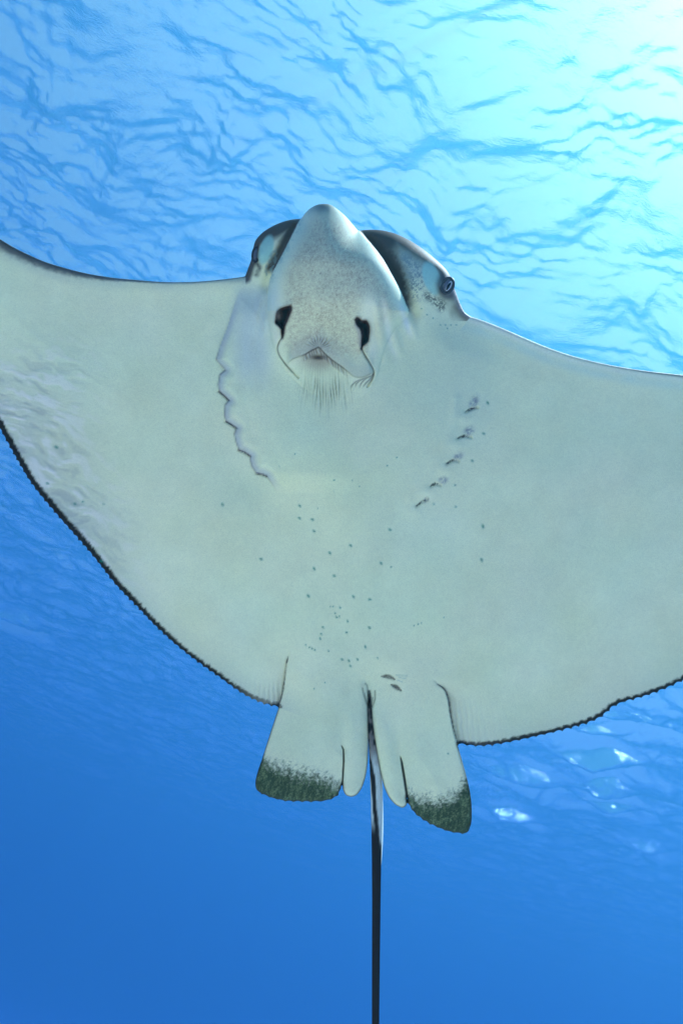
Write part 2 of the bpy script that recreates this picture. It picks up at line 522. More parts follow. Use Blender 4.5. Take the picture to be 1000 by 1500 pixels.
# beard of fine folds under the mouth
bx_, by_ = x - 472 - 0.12 * (x - 478) * (y - 555) / 45, y - 555
br_mask = np.exp(-((x - 478) / 37) ** 4) * (.35 * sm(526, 545, y) + .65 * sm(545, 566, y)) * sm(612, 572, y + 0.25 * np.abs(x - 480) + 26 * (vnoise(x, y * .1, 5, 91) - .5))
bristle = np.sin(bx_ * 2 * math.pi / 3.9 + 6.0 * vnoise(x, y * .2, 7, 9)) * (0.15 + 1.3 * vnoise(x, y * .25, 5, 10))
w += 0.9 * bristle * br_mask
TASS = [[(546, 548), (541, 556), (535, 562), (530, 570)], [(545, 550), (536, 554), (530, 560), (525, 571)], [(540, 552), (529, 556), (522, 562), (519, 571)], [(532, 555), (521, 559), (515, 565), (513, 573)]]
tass = np.zeros_like(x)
for ln in TASS:
    dd, at = seg_dist(x, y, curve(ln, 2))
    tass = np.maximum(tass, np.exp(-(dd / 1.0) ** 2) * sm(1.02, .6, at))
w -= 2.0 * tass

# left gill flaps, stepping edge
GILL_L = [(358, 408), (345, 440), (332.5, 480), (322.5, 506), (316.8, 527), (323, 534), (330, 542), (322, 549), (319.8, 563), (321, 573), (328, 579), (335.5, 586.5), (330, 593), (328.8, 608), (331, 617), (339, 621.5), (346.5, 627),
          (343.5, 636), (346, 648), (350, 659), (359, 662.5), (367, 668), (366.5, 673), (369, 683), (375.5, 693), (384, 694.5), (391, 697.5), (404, 717)]
gl_poly = np.array(GILL_L + [(470, 800), (800, 800), (800, 300), (358, 300)], float)
gs, gat = poly_sd(x, y, GILL_L, gl_poly)
gamp = sm(415, 470, y) * sm(725, 690, y)
w += gamp * (6 * sm(-1.2, 1.3, gs) + 6.5 * sm(0, 17, gs) * np.exp(-np.clip(gs, 0, None) / 60)) * sm(160, 60, gs)
SL_L = [[(317.5, 528), (323, 534), (329.5, 541)], [(321, 573), (328, 579), (335.5, 586.5)], [(331, 617), (339, 621.5), (346.5, 627)], [(350, 659), (359, 662.5), (367, 668)], [(375.5, 693), (384, 694.5), (391, 697.5)]]
slit = np.zeros_like(x)
for k, ln in enumerate(SL_L):
    dd, at = seg_dist(x, y, ln)
    slit = np.maximum(slit, (0.25 if k == 0 else 1) * np.exp(-(dd / 1.5) ** 2))
w -= 5 * slit
# right gill slits
SL_R = [((681.7, 603), (690, 599), (699, 597)), ((669.8, 642), (679, 638.5), (689, 640.5)), ((653.7, 679), (662, 674.5), (671, 675.5)), ((630, 712), (637, 708.5), (645, 710.5)), ((609.6, 741), (617, 735.5), (626, 731))]
PATCH = [((693.5, 590), 6, 11), ((686, 632), 7, 8), ((671, 668.5), 7, 6), ((648, 704), 7, 6), ((624, 732), 4, 4)]
rslit = np.zeros_like(x); patch_m = np.zeros_like(x)
for k, (ln, (pc, pa, pb)) in enumerate(zip(SL_R, PATCH)):
    dd, at = seg_dist(x, y, ln)
    rslit = np.maximum(rslit, np.exp(-(dd / (.5 + 2.0 * np.sin(math.pi * (.12 + .86 * np.clip(at, 0, 1))) ** 1.5)) ** 2) * (1 - .55 * at))
    u_ = ((x - pc[0] + .35 * (y - pc[1])) / pa) ** 2 + ((y - pc[1]) / pb) ** 2
    patch_m = np.maximum(patch_m, np.exp(-u_ ** 1.5) * (.45 + .9 * vnoise(x, y, 4, 77, 2)))
    w -= 1.2 * np.exp(-u_) + 3.5 * np.exp(-(dd / 2.0) ** 2)
    w += 2.6 * np.exp(-(((x - ln[0][0] + 4) / 12) ** 2 + ((y - ln[0][1] - 9) / 9) ** 2))
w += 2.0 * np.exp(-(seg_dist(x, y, [(668, 585), (664, 620), (650, 655), (628, 695), (600, 730)])[0] / 7) ** 2)

# pelvic fins lie over the wings' hind edges
FIN_L_ALL = np.vstack([curve([(540.5, 1012), (536, 990), (500, 965), (450, 952), (424, 957)], 5), curve([(424, 957), (421, 966), (418.5, 986), (415, 1012), (408.5, 1035.5)], 4), curve(FIN_L[::-1], 4),
                       curve(FIN_L_TIP[::-1], 4), curve(SLIT_L[::-1], 4), curve(CLASP_L[::-1], 4)])
FIN_R_ALL = np.vstack([curve([(540.5, 1012), (545, 992), (580, 975), (615, 980), (640, 1002)], 5), curve([(640, 1002), (650, 1009), (655.5, 1022), (658.5, 1042), (663, 1066), (669, 1089)], 4), curve(FIN_R, 4), curve(FIN_R_TIP, 4), curve(SLIT_R, 4), curve(CLASP_R, 4)])
EDGE_L = curve([(424, 957), (421, 966), (418.5, 986), (415, 1012), (408.5, 1035.5)], 3)
EDGE_R = curve([(640, 1002), (650, 1009), (655.5, 1022), (658.5, 1042), (663, 1066), (669, 1089)], 3)
fl, _ = poly_sd(x, y, EDGE_L, FIN_L_ALL)
fr_, _ = poly_sd(x, y, EDGE_R, FIN_R_ALL)
wing_l = (x < 424) & (y > 940) & (fl < 0) & (y < 1045)
wing_r = (x > 632) & (y > 985) & (fr_ < 0)
dip_l = sm(945, 1000, y) * np.exp(np.minimum(fl, 0) / 16) * wing_l
dip_r = sm(990, 1030, y) * np.exp(np.minimum(fr_, 0) / 22) * wing_r
w -= 13 * dip_l + 15 * dip_r
wb -= 13 * dip_l + 15 * dip_r
seam_l = np.exp(-(fl / 1.2) ** 2) * sm(955, 970, y) * (y < 1040)
seam_r = np.exp(-(fr_ / 1.3) ** 2) * sm(998, 1006, y) * (y < 1092)
w -= 2.5 * (seam_l + seam_r) * sm(0, 5, d)
# fine pleats in the wing beside the fins
pl_l = np.sin(x * 2 * math.pi / 7 + .02 * y + 2 * vnoise(x, y, 14, 21)) * np.exp(np.minimum(fl, 0) / 30) * wing_l * sm(990, 1010, y)
pl_r = np.sin((x - .12 * y) * 2 * math.pi / 8 + 2 * vnoise(x, y, 14, 22)) * np.exp(np.minimum(fr_, 0) / 34) * wing_r * sm(1015, 1045, y)
w += 0.8 * (pl_l + pl_r)
# fins: plump claspers, hollow along the slits, belly line between the fins
GROOVE = [[(499, 1090), (503, 1098), (503.3, 1115), (501.8, 1142), (500.5, 1152)], [(585.5, 1106), (588, 1116), (592, 1140), (595, 1160), (596.3, 1174)]]
groove = np.zeros_like(x)
for ln, gwd in zip(GROOVE, (1.2, 1.7)):
    dd, at = seg_dist(x, y, ln)
    groove = np.maximum(groove, sm(1.5, .5, dd / (gwd * (.35 + .65 * sm(0, .4, at)))) * sm(0, .12, at))
w -= 5 * groove
for ln, wd in (([(500, 1030), (503, 1098)], 9), ([(578, 1050), (587, 1116)], 9)):
    dd, at = seg_dist(x, y, ln)
    w -= 3.0 * np.exp(-(dd / wd) ** 2) * at
w += 6 * np.exp(-((x - 519) / 15) ** 2) * sm(1020, 1090, y) + 6 * np.exp(-((x - (563 + (y - 1080) * .16)) / 14) ** 2) * sm(1020, 1090, y)
dd, at = seg_dist(x, y, [(536, 1000), (540, 1016), (540, 1100)])
w -= 6 * np.exp(-(dd / 8) ** 2)
wrk = np.zeros_like(x)
for ln in ([(535, 1001), (537.5, 1004), (539.5, 1018), (541, 1032)], [(534, 1016), (537, 1029), (541, 1041)], [(545.5, 1022), (544, 1034), (541.5, 1043)], [(531, 1008), (533, 1019), (537, 1031)], [(549, 1012), (549, 1024), (545, 1036)]):
    dd, at = seg_dist(x, y, ln)
    wrk = np.maximum(wrk, np.exp(-(dd / 1.1) ** 2))
w -= 1.6 * wrk
# two small dark scars
SC = [[(558, 991), (565, 990.2), (572, 992), (578, 995)], [(572, 1002.5), (580, 1006), (588, 1012)]]
scar = np.zeros_like(x)
for ln in SC:
    dd, at = seg_dist(x, y, ln)
    wd = 0.5 + 2.3 * np.sin(np.clip(at, 0, 1) * math.pi)
    scar = np.maximum(scar, sm(1.5, .6, dd / wd))
w -= 2.0 * scar
# soft wrinkling of the outer left wing and a faint uneven skin everywhere
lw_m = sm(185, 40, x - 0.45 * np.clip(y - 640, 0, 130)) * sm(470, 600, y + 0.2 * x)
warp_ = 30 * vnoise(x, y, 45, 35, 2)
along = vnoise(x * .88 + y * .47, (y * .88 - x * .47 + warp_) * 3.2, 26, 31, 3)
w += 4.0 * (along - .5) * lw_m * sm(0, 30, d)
w += 1.6 * (vnoise(x, y, 60, 33, 2) - .5) * sm(0, 20, d)
w[dist == 0] = mid[dist == 0]
wb[dist == 0] = mid[dist == 0]
wb = np.minimum(wb, w - np.where(dist == 0, 0, .4))

# ------------------------------ skin pigment (linear), with some light and shade painted in
BELLY = np.array([0.89, 0.84, 0.52])
col = np.tile(BELLY, (len(x), 1))


def paint(mask, c):
    k = np.clip(mask, 0, 1)[:, None]
    col[:] = col * (1 - k) + np.asarray(c) * k


n_big, n_mid, n_fine = vnoise(x, y, 110, 41, 3), vnoise(x, y, 22, 42, 3), vnoise(x, y, 3.2, 43, 2)
grain = np.random.default_rng(3).random(len(x))
col *= (1 + 0.15 * (n_big - .5) + 0.09 * (n_mid - .5) + 0.07 * (n_fine - .5))[:, None]
col[:, 2] *= 1 - .04 * np.exp(-(((x - 480) / 170) ** 2 + ((y - 660) / 130) ** 2)) + .08 * (vnoise(x, y, 70, 45, 2) - .5)
col[:, 0] *= 1 + 0.10 * (vnoise(x, y, 90, 44, 2) - .5)
DARK, BROWN = (0.014, 0.011, 0.010), (0.080, 0.055, 0.048)
GREY = (0.50, 0.37, 0.24)
# outer left wing: greyer, streaked with pale wrinkles
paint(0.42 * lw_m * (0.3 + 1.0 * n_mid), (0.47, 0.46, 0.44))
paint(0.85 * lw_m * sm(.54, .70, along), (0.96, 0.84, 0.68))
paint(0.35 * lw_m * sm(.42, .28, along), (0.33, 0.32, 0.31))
# greyer rim along hind edges
hind = np.isin(near_sec, [5, 14])
paint(0.30 * hind * np.exp(-d / 24) * (0.4 + n_mid), (0.44, 0.42, 0.42))
# rostrum: fine brown-grey speckle
sp = sm(2, 30, ssd) * sm(548, 505, y) * sm(300, 330, y)
cream = np.exp(-(((x - 404) / 11) ** 2 + ((y - 440) / 28) ** 2)) + np.exp(-(((x - 541) / 12) ** 2 + ((y - 455) / 24) ** 2)) + np.exp(-(((x - 405) / 7) ** 2 + ((y - 495) / 18) ** 2)) + np.exp(-(((x - 546) / 7) ** 2 + ((y - 512) / 20) ** 2))
sp = sp * np.clip(1 - 1.2 * cream, 0, 1)
paint(sp * (0.62 + 0.7 * (n_fine - .5) + 0.60 * (grain - .5)) * (0.8 + .5 * (n_mid - .5)), GREY)
paint(0.5 * sp * sm(.80, .92, n_fine * .6 + grain * .4), (0.20, 0.17, 0.15))
paint(0.45 * np.exp(-(((x - 466) / 34) ** 2 + ((y - 505) / 17) ** 2)) * (0.4 + .9 * n_fine), (0.30, 0.25, 0.22))
paint(0.6 * cream * sm(-2, 8, ssd), (0.92, 0.80, 0.58))
paint(0.9 * np.exp(-(((x - 477) / 20) ** 2 + ((y - 297) / 15) ** 2)) * (0.5 + .8 * n_mid) * (ssd > 0), (0.10, 0.09, 0.10))
for ln in ([(560, 432), (566, 470), (572, 505), (584, 535)], [(584, 440), (594, 470), (604, 500)]):
    dd, at = seg_dist(x, y, ln)
    paint(.55 * np.exp(-(dd / 5) ** 2) * np.sin(np.clip(at, 0, 1) * math.pi) * (.4 + n_mid), (0.96, 0.90, 0.80))  # fold highlights put into the colour as pale streaks
# greenish flecked band along the rostrum's edges
eb = np.exp(-(np.clip(ssd, 0, None) / 7) ** 2) * (ssd > -1) * sm(430, 395, y)
paint(0.55 * eb * sm(.48, .66, n_fine * .5 + n_mid * .5), (0.16, 0.30, 0.25))
paint(0.35 * np.exp(-(np.clip(ssd - 6, 0, None) / 11) ** 2) * (ssd > -1) * (y < 455), (0.60, 0.75, 0.62))
# dark top of the head showing on both sides of the rostrum
out_r = (x > 500) & (ssd < 0.3) & (y < 470)
hd = np.zeros_like(x)
edge_head = np.where(near_sec == 3, d, 99)
dark_r = np.maximum(sm(31, 9, edge_head + 10 * (n_mid - .5) + 0.13 * np.clip(x - 600, 0, None)), 0)
inner_w = 8 + 26 * np.clip((462 - y) / 110, 0, 1)
inner_dark = sm(1.25, .35, (-ssd + 12 * (n_mid - .5) + 6 * (n_fine - .5)) / inner_w) * sm(468, 446, y) * sm(610, 595, x)
top_block = sm(8, -46, (y - 385) + 0.9 * (x - 590) + 14 * (n_mid - .5)) 
hd = np.maximum(np.maximum(dark_r, inner_dark), top_block) * out_r
paint(0.97 * hd, BROWN)
fz = sm(60, 20, np.hypot((x - 598) / .8, y - 400)) * out_r * (1 - hd)
paint(0.85 * fz * sm(.50, .60, n_fine * .55 + grain * .30 + .15 * n_mid + 0.12 * (1 - sm(0, 30, np.abs(x - 592)))), (0.10, 0.15, 0.16))
tealp = sm(1.15, .8, np.hypot((x - 632 - .25 * (y - 408)) / 13, (y - 408) / 25))
paint(0.55 * out_r * sm(430, 395, y + 0 * x) * (1 - hd) * sm(565, 600, x), (0.36, 0.44, 0.40))
paint(0.90 * tealp * (x > 600), (0.42, 0.68, 0.55))
ring = np.exp(-((np.hypot((x - 655) / 11.5, (y - 419) / 15) - 1.0) / .5) ** 2)
paint(0.9 * ring * (x > 600), (0.085, 0.075, 0.085))
sock = np.exp(-(seg_dist(x, y, [(626, 434), (637, 441), (648, 445)])[0] / 6.5) ** 2) + np.exp(-(seg_dist(x, y, [(640, 442), (646, 452)])[0] / 5) ** 2)
paint(0.85 * np.clip(sock, 0, 1) * sm(.30, .55, n_fine * .6 + grain * .4), (0.075, 0.08, 0.07))
rimr = (near_sec == 3) & (y > 425) | ((near_sec == 4) & (x < 760))
paint(0.55 * rimr * np.exp(-(d / 5) ** 2) * (0.4 + n_fine), (0.85, 0.66, 0.55))
paint(0.40 * ((near_sec == 4) & (x < 1100)) * np.exp(-((d - 6) / 4) ** 2), (0.82, 0.80, 0.70))
paint(0.45 * ((near_sec == 4) & (x < 1000)) * np.exp(-((d - 16) / 8) ** 2) * (0.3 + n_mid), (0.50, 0.66, 0.58))
paint(0.85 * (near_sec == 4) * np.exp(-(d / (0.8 + 3.0 * sm(840, 1050, x))) ** 2) * sm(720, 880, x), (0.10, 0.08, 0.09))
# left side of the head
out_l = (x < 445) & (ssd < 0.3) & (y < 425) & (x > 355)
ldark = np.maximum(sm(14, 6, np.where(near_sec == 1, d, 99) + 5 * (n_mid - .5)), sm(17, 7, -ssd + 7 * (n_mid - .5)) * sm(405, 392, y)) 
ldark = np.maximum(ldark, sm(6, -8, (y - 352) - 0.55 * (x - 400) * -1 + 6 * (n_mid - .5)))
paint(0.95 * ldark * out_l, BROWN)
paint(0.9 * out_l * sm(1.2, .8, np.hypot((x - 390 + .25 * (y - 365)) / 10, (y - 366) / 21)), (0.38, 0.64, 0.52))
paint(0.6 * out_l * sm(1.2, .8, np.hypot((x - 397 + .3 * (y - 385)) / 7, (y - 385) / 20)) * sm(.40, .55, n_fine), (0.22, 0.33, 0.31))
paint(0.9 * out_l * np.exp(-(seg_dist(x, y, [(373, 366), (374, 380), (380, 392), (376, 402)])[0] / 4.2) ** 2) * (.5 + .7 * n_fine), (0.06, 0.055, 0.055))
# nostrils
paint(sm(-.8, .8, nl), (0.075, 0.026, 0.018))
paint(sm(1.6, 6, nl) * (1 - .9 * lobe), (0.010, 0.004, 0.003))
paint(.9 * lobe * sm(-.2, 1.6, nl), (0.34, 0.26, 0.21))
paint(sm(-.8, .8, nr), (0.075, 0.026, 0.018))
paint(sm(1.6, 6, nr), (0.010, 0.004, 0.003))
paint(0.7 * (np.exp(-(nl / 2.0) ** 2) * (nl < 0) + np.exp(-(nr / 2.2) ** 2) * (nr < 0)), (0.20, 0.11, 0.08))
paint(0.55 * np.exp(-(seg_dist(x, y, [(521, 476), (526, 488), (527.5, 505)])[0] / 3.0) ** 2) * (nr < 0.5), (0.34, 0.28, 0.27))
# curtain lines, lip, teeth, folds
paint(0.80 * np.exp(-(cl / 1.05) ** 2) * sm(1.02, .7, cla), (0.05, 0.035, 0.03))
paint(0.85 * np.exp(-(cr / 1.15) ** 2) * sm(1.02, .8, cra), (0.05, 0.035, 0.03))
paint(0.80 * tass, (0.08, 0.055, 0.045))
paint(0.50 * in_m * sm(-30, -4, below) * sm(1, -1, below), (0.44, 0.40, 0.33))  # lobe edge shading painted as grey, paler throat below
paint(0.35 * in_m * sm(0, 2, below) * sm(16, 4, below) * (1 - mx), (0.92, 0.84, 0.62))
paint(0.75 * np.exp(-(((x - 468) / 26) ** 2 + ((y - 529) / 15) ** 2)) * sm(0, 2, below), (0.34, 0.23, 0.17))
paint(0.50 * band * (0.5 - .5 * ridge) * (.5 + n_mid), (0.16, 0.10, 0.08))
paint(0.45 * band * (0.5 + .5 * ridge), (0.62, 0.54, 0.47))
paint(0.80 * mx * np.exp(-((below - .2) / 1.3) ** 2), (0.09, 0.055, 0.045))
paint(0.40 * in_m * np.exp(-((below) / 1.2) ** 2), (0.20, 0.15, 0.13))
paint(0.90 * inner_m, (0.055, 0.030, 0.025))
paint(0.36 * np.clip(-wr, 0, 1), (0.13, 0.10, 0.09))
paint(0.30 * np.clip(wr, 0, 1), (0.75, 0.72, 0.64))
paint(0.42 * br_mask, (0.48, 0.48, 0.32))
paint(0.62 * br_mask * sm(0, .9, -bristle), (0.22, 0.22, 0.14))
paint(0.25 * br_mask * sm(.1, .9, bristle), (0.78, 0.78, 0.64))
# gills
paint(0.95 * sm(.35, .8, slit) * (1 - 0.55 * (y < 545)), (0.030, 0.018, 0.018))
paint(0.55 * gamp * sm(-.8, .8, gs) * sm(13, 2, gs), (0.42, 0.40, 0.46))  # shading of the flap faces, painted bluish grey
paint(0.6 * np.exp(-(gs / 1.1) ** 2) * gamp * sm(500, 525, y), (0.16, 0.13, 0.14))  # shade along the flap edge, painted as a dark line
paint(0.85 * patch_m * sm(.25, .6, n_fine * .55 + grain * .45), (0.20, 0.17, 0.17))
paint(0.25 * patch_m, (0.5, 0.5, 0.55))
paint(0.95 * sm(.30, .85, rslit * (1 + .9 * (n_fine - .5) + .7 * (grain - .5))), (0.035, 0.022, 0.020))
# bluish form shading of the cheek left of the rostrum, painted in
paint(0.42 * sm(330, 362, x) * sm(412, 378, x) * sm(400, 440, y) * sm(590, 520, y), (0.52, 0.55, 0.62))
# dark margins
dk = hind * sm(1, 0, (d - (3.5 + 2.6 * sm(700, 560, x) * sm(300, 100, x) + 3.0 * (n_fine - .5) + 1.2 * (grain - .5))) / 3.4)
dk *= np.where(near_sec == 14, sm(408, 330, x) * .3 + .7, 1)
paint(0.985 * dk, DARK)
lead = np.where(near_sec == 0, d, 99)
wl = 1.6 + 13 * sm(270, -10, x)
paint(0.96 * sm(1.25, .45, lead / wl + .35 * (n_fine - .5)), (0.040, 0.033, 0.035))
paint(0.40 * (near_sec == 0) * np.exp(-((lead - wl) / 10) ** 2) * (0.4 + .8 * n_mid), (0.36, 0.40, 0.37))  # soft shading under the leading edge, put into the colour
# pelvic fins: dark mottled tips and thin dark outlines
tipd_l = y - np.interp(x, [374, 396, 420, 450, 480, 505], [1096, 1116, 1124, 1131, 1142, 1151])
tipd_r = y - np.interp(x, [590, 600, 620, 645, 668, 690], [1158, 1164, 1170, 1172, 1162, 1128])
mott = .6 * vnoise(x + .2 * y, y * .45, 3.0, 51, 2) + .4 * grain
for tip, fin in ((tipd_l, (x < 502) & (y > 1060)), (tipd_r, (x > 596) & (y > 1090))):
    td = tip + 14 * (vnoise(x, y * .35, 5, 52, 2) - .5) + 16 * (vnoise(x, y, 2.6, 53) - .5) + 12 * (grain - .5)
    paint(fin * sm(-14, 4, td) * 0.35, (0.40, 0.40, 0.36))
    paint(fin * sm(-9, 15, td) * 0.95, np.stack([0.022 + .12 * sm(.45, .8, mott), 0.050 + .14 * sm(.45, .8, mott), 0.018 + .06 * sm(.45, .8, mott)], -1) * (.75 + .5 * grain[:, None]))
edge_thin = np.isin(near_sec, [6, 7, 8, 9, 10, 11, 12, 13]) * np.exp(-(d / 1.5) ** 2)
paint(0.85 * edge_thin, (0.035, 0.030, 0.025))
paint(0.5 * np.isin(near_sec, [8, 11]) * np.exp(-(d / 3.0) ** 2), (0.12, 0.10, 0.08))
paint(0.95 * groove, (0.02, 0.016, 0.014))
paint(0.92 * sm(.25, .8, seam_l) * (y < 972), (0.05, 0.03, 0.03))
paint(0.28 * sm(.3, .9, seam_l) * (y > 972) + 0 * x, (0.22, 0.20, 0.20))
paint(0.80 * sm(.25, .85, seam_r) * sm(1095, 1030, y), (0.10, 0.08, 0.07))
paint(0.28 * np.clip(-(pl_l + pl_r), 0, 1), (0.34, 0.31, 0.32))
paint(0.30 * (dip_l + dip_r), (0.50, 0.48, 0.48))
paint(0.65 * wrk, (0.09, 0.085, 0.05))
paint(0.28 * np.exp(-(seg_dist(x, y, [(538, 1004), (540, 1050)])[0] / 9) ** 2), (0.42, 0.50, 0.42))
paint(0.93 * scar * (0.75 + .4 * (grain - .3)), (0.045, 0.030, 0.030))
for ln in ([(584, 992), (594, 994)], [(580, 989), (596, 990)], [(582, 996), (589, 999)]):
    paint(0.4 * np.exp(-(seg_dist(x, y, ln)[0] / .9) ** 2), (0.18, 0.34, 0.32))
paint(0.80 * np.exp(-(((x - 477) / 19) ** 2 + ((y - 297) / 13) ** 2)) * (0.45 + .9 * n_mid) * (ssd > 0), (0.11, 0.10, 0.10))
# small teal specks on the belly
SPECK = [(326, 739, 2.2), (382.5, 819, 2.2), (439, 741, 2), (438.5, 759, 2), (457.5, 761, 2.1), (460, 778, 2), (513.5, 799, 2.1), (483, 810, 2.2), (460, 833, 2.2), (489.5, 843.5, 2), (571, 776, 2.1), (558, 825, 2.1), (572.5, 830, 1.2),
         (707, 771, 2.6), (705, 820, 2.3), (667, 742, 1.5), (451.5, 873, 2.3), (517.5, 874, 2), (541.5, 878, 2.1), (484, 889, 1), (488, 889, 1.2), (498, 890, 1.6), (490.5, 898, 1.3), (493, 904, 1.8), (497, 903, 1.2), (509, 910, 1.7), (541, 919.5, 2.1),
         (473, 919, 1.7), (470.5, 929, 1.6), (469, 935.5, 1.7), (507.5, 926.5, 1.7), (535, 947.5, 2.0), (448, 945, 1.2), (453, 948, 1.2), (457, 950, 1.5), (461, 952, 1.5), (481, 953.5, 1.3), (501, 966, 1.8), (511, 968, 1.8), (513, 975.5, 1.7), (523.5, 966, 1.8), (553, 964, 1.2),
         (489, 703, 1.2), (516, 704, .9), (489, 719, 1), (567, 682, 1), (581, 670, 1), (526, 712, .9), (606, 916, 1), (612, 914, 1.2), (617, 913, 1), (650, 905, .9), (714, 590, 2.2), (708, 635, 2), (691.5, 675, 1.9), (666, 710.5, 1.4), (635, 738, 1.4),
         (70, 708, 2), (110, 738, 2), (121.5, 735, 1.6), (152, 738, 1.4), (149, 822, 2.2), (83, 655, 2.6), (476, 1000, 1), (460, 1009, 1), (656, 1104, 1.3), (465, 744, .9), (409, 683, .8), (432, 665, .8), (617, 452, 1), (625, 461, 1), (634, 466, 1), (645, 476, 1), (652, 476, 1), (655, 481, 1), (660, 476, 1), (668, 476, 1)]
rs = np.random.default_rng(17)
for cx, cy_, s_ in SPECK:
    c = (np.abs(x - cx) < 9) & (np.abs(y - cy_) < 9)
    a_ = rs.uniform(.2, 1.2); u_ = (x[c] - cx) * math.cos(a_) + (y[c] - cy_) * math.sin(a_); v_ = -(x[c] - cx) * math.sin(a_) + (y[c] - cy_) * math.cos(a_)
    k = np.exp(-((u_ / (s_ * 1.35)) ** 2 + (v_ / (s_ * .75)) ** 2) ** 1.5)
    kk = np.zeros_like(x); kk[c] = k
    paint(.9 * kk, (0.006, 0.23, 0.16))
    w[c] -= .6 * k

# back: dark with pale spots
colb = np.tile(np.array([0.035, 0.030, 0.032]), (len(x), 1))
for _ in range(260):
    cx, cy_ = rs.uniform(-140, 1330), rs.uniform(480, 1080)
    s_ = rs.uniform(4, 8)
    c = (np.abs(x - cx) < 14) & (np.abs(y - cy_) < 14)
    k = sm(1.2, .8, np.hypot(x[c] - cx, y[c] - cy_) / s_)[:, None]
    colb[c] = colb[c] * (1 - k) + np.array([.6, .6, .55]) * k

# ------------------------------ meshes
front_v, back_v = to_world(x, y, w), to_world(x, y, wb)
NV = len(x)
back_id = np.where(dist > 0, np.arange(NV) + NV, np.arange(NV))
q = np.stack([uid[:-1, :-1], uid[1:, :-1], uid[1:, 1:], uid[:-1, 1:]], -1)[cell_any]
allv = np.vstack([front_v, back_v]) - ROOT_P
allc = np.vstack([col, colb])
qc = np.stack([x[q].mean(1), y[q].mean(1)], -1)


def quad_in(poly):
    a, b = poly, np.roll(poly, -1, 0)
    r_ = np.zeros(len(qc), bool)
    for p, s_ in zip(a, b):
        if p[1] != s_[1]:
            r_ ^= ((p[1] <= qc[:, 1]) != (s_[1] <= qc[:, 1])) & (qc[:, 0] < p[0] + (qc[:, 1] - p[1]) / (s_[1] - p[1]) * (s_[0] - p[0]))
    return r_


skin, t, out = new_mat("ray_skin")
bs = node(t, 'ShaderNodeBsdfPrincipled')
at_ = node(t, 'ShaderNodeVertexColor', layer_name='pigment_shade')
tc = node(t, 'ShaderNodeTexCoord')
nz = node(t, 'ShaderNodeTexNoise')
nz.inputs['Scale'].default_value = .58 / UNIT
nz.inputs['Detail'].default_value = 4
mr = node(t, 'ShaderNodeMapRange')
mr.inputs['From Min'].default_value = .3; mr.inputs['From Max'].default_value = .7
mr.inputs['To Min'].default_value = .93; mr.inputs['To Max'].default_value = 1.07
mu = node(t, 'ShaderNodeMix', data_type='RGBA', blend_type='MULTIPLY')
mu.inputs[0].default_value = 1
bp = node(t, 'ShaderNodeBump')
bp.inputs['Strength'].default_value = .25
bp.inputs['Distance'].default_value = 1.4 * UNIT
t.links.new(tc.outputs['Object'], nz.inputs['Vector'])
t.links.new(nz.outputs[0], mr.inputs[0])
t.links.new(at_.outputs[0], mu.inputs[6])
t.links.new(mr.outputs[0], mu.inputs[7])
t.links.new(mu.outputs[2], bs.inputs['Base Color'])
t.links.new(nz.outputs[0], bp.inputs['Height'])
t.links.new(bp.outputs[0], bs.inputs['Normal'])
bs.inputs['Roughness'].default_value = .55
bs.inputs['IOR'].default_value = 1.12
t.links.new(bs.outputs[0], out.inputs['Surface'])

ray = bpy.data.objects.new("eagle_ray", None)
COL.objects.link(ray)
ray.location = ROOT_P
ray['label'] = 'spotted eagle ray with pale belly, spread wings and long black tail gliding overhead'
ray['category'] = 'eagle ray'


def add_color(o, c):
    a = o.data.color_attributes.new('pigment_shade', 'FLOAT_COLOR', 'POINT')
    rgba = np.ones((len(o.data.vertices), 4), np.float32)
    rgba[:, :3] = np.clip(c, 0.002, .97)
    a.data.foreach_set('color', rgba.ravel())


def skin_part(name, faces, parent, verts=None, cols=None):
    verts = allv if verts is None else verts
    cols = allc if cols is None else cols
    ids, inv = np.unique(faces, return_inverse=True)
    o = mesh_from(name, verts[ids], inv.reshape(faces.shape), skin)
    add_color(o, cols[ids])
    o.parent = parent
    return o


# clockwise in the photo's y-down axes: front quads face the diver
def both(mask):
    f = q[mask][:, ::-1]
    b = back_id[q[mask]]
    return np.vstack([f, b])


in_fl, in_fr = quad_in(FIN_L_ALL), quad_in(FIN_R_ALL)
low = qc[:, 1] > 1000
cl_l = in_fl & (qc[:, 0] > 502.8) & (qc[:, 1] > 1060)
cl_r = in_fr & (qc[:, 0] < 586.8 + np.clip(qc[:, 1] - 1113, 0, None) * .16) & (qc[:, 1] > 1060) & (qc[:, 0] < np.where(qc[:, 1] > 1110, 600, 580 + (qc[:, 1] - 1060) * .13))
fin_l, fin_r = in_fl & low & ~cl_l, in_fr & low & ~cl_r
body_m = ~(fin_l | fin_r | cl_l | cl_r)
body = skin_part('body', both(body_m), ray)
for fm, cm, lab in ((fin_l, cl_l, 0), (fin_r, cl_r, 1)):
    f_ = skin_part('pelvic_fin', both(fm), ray)
    skin_part('clasper', both(cm), f_)


def w_at(X0, Y0):
    i = np.argmin((x - X0) ** 2 + (y - Y0) ** 2)
    return w[i]


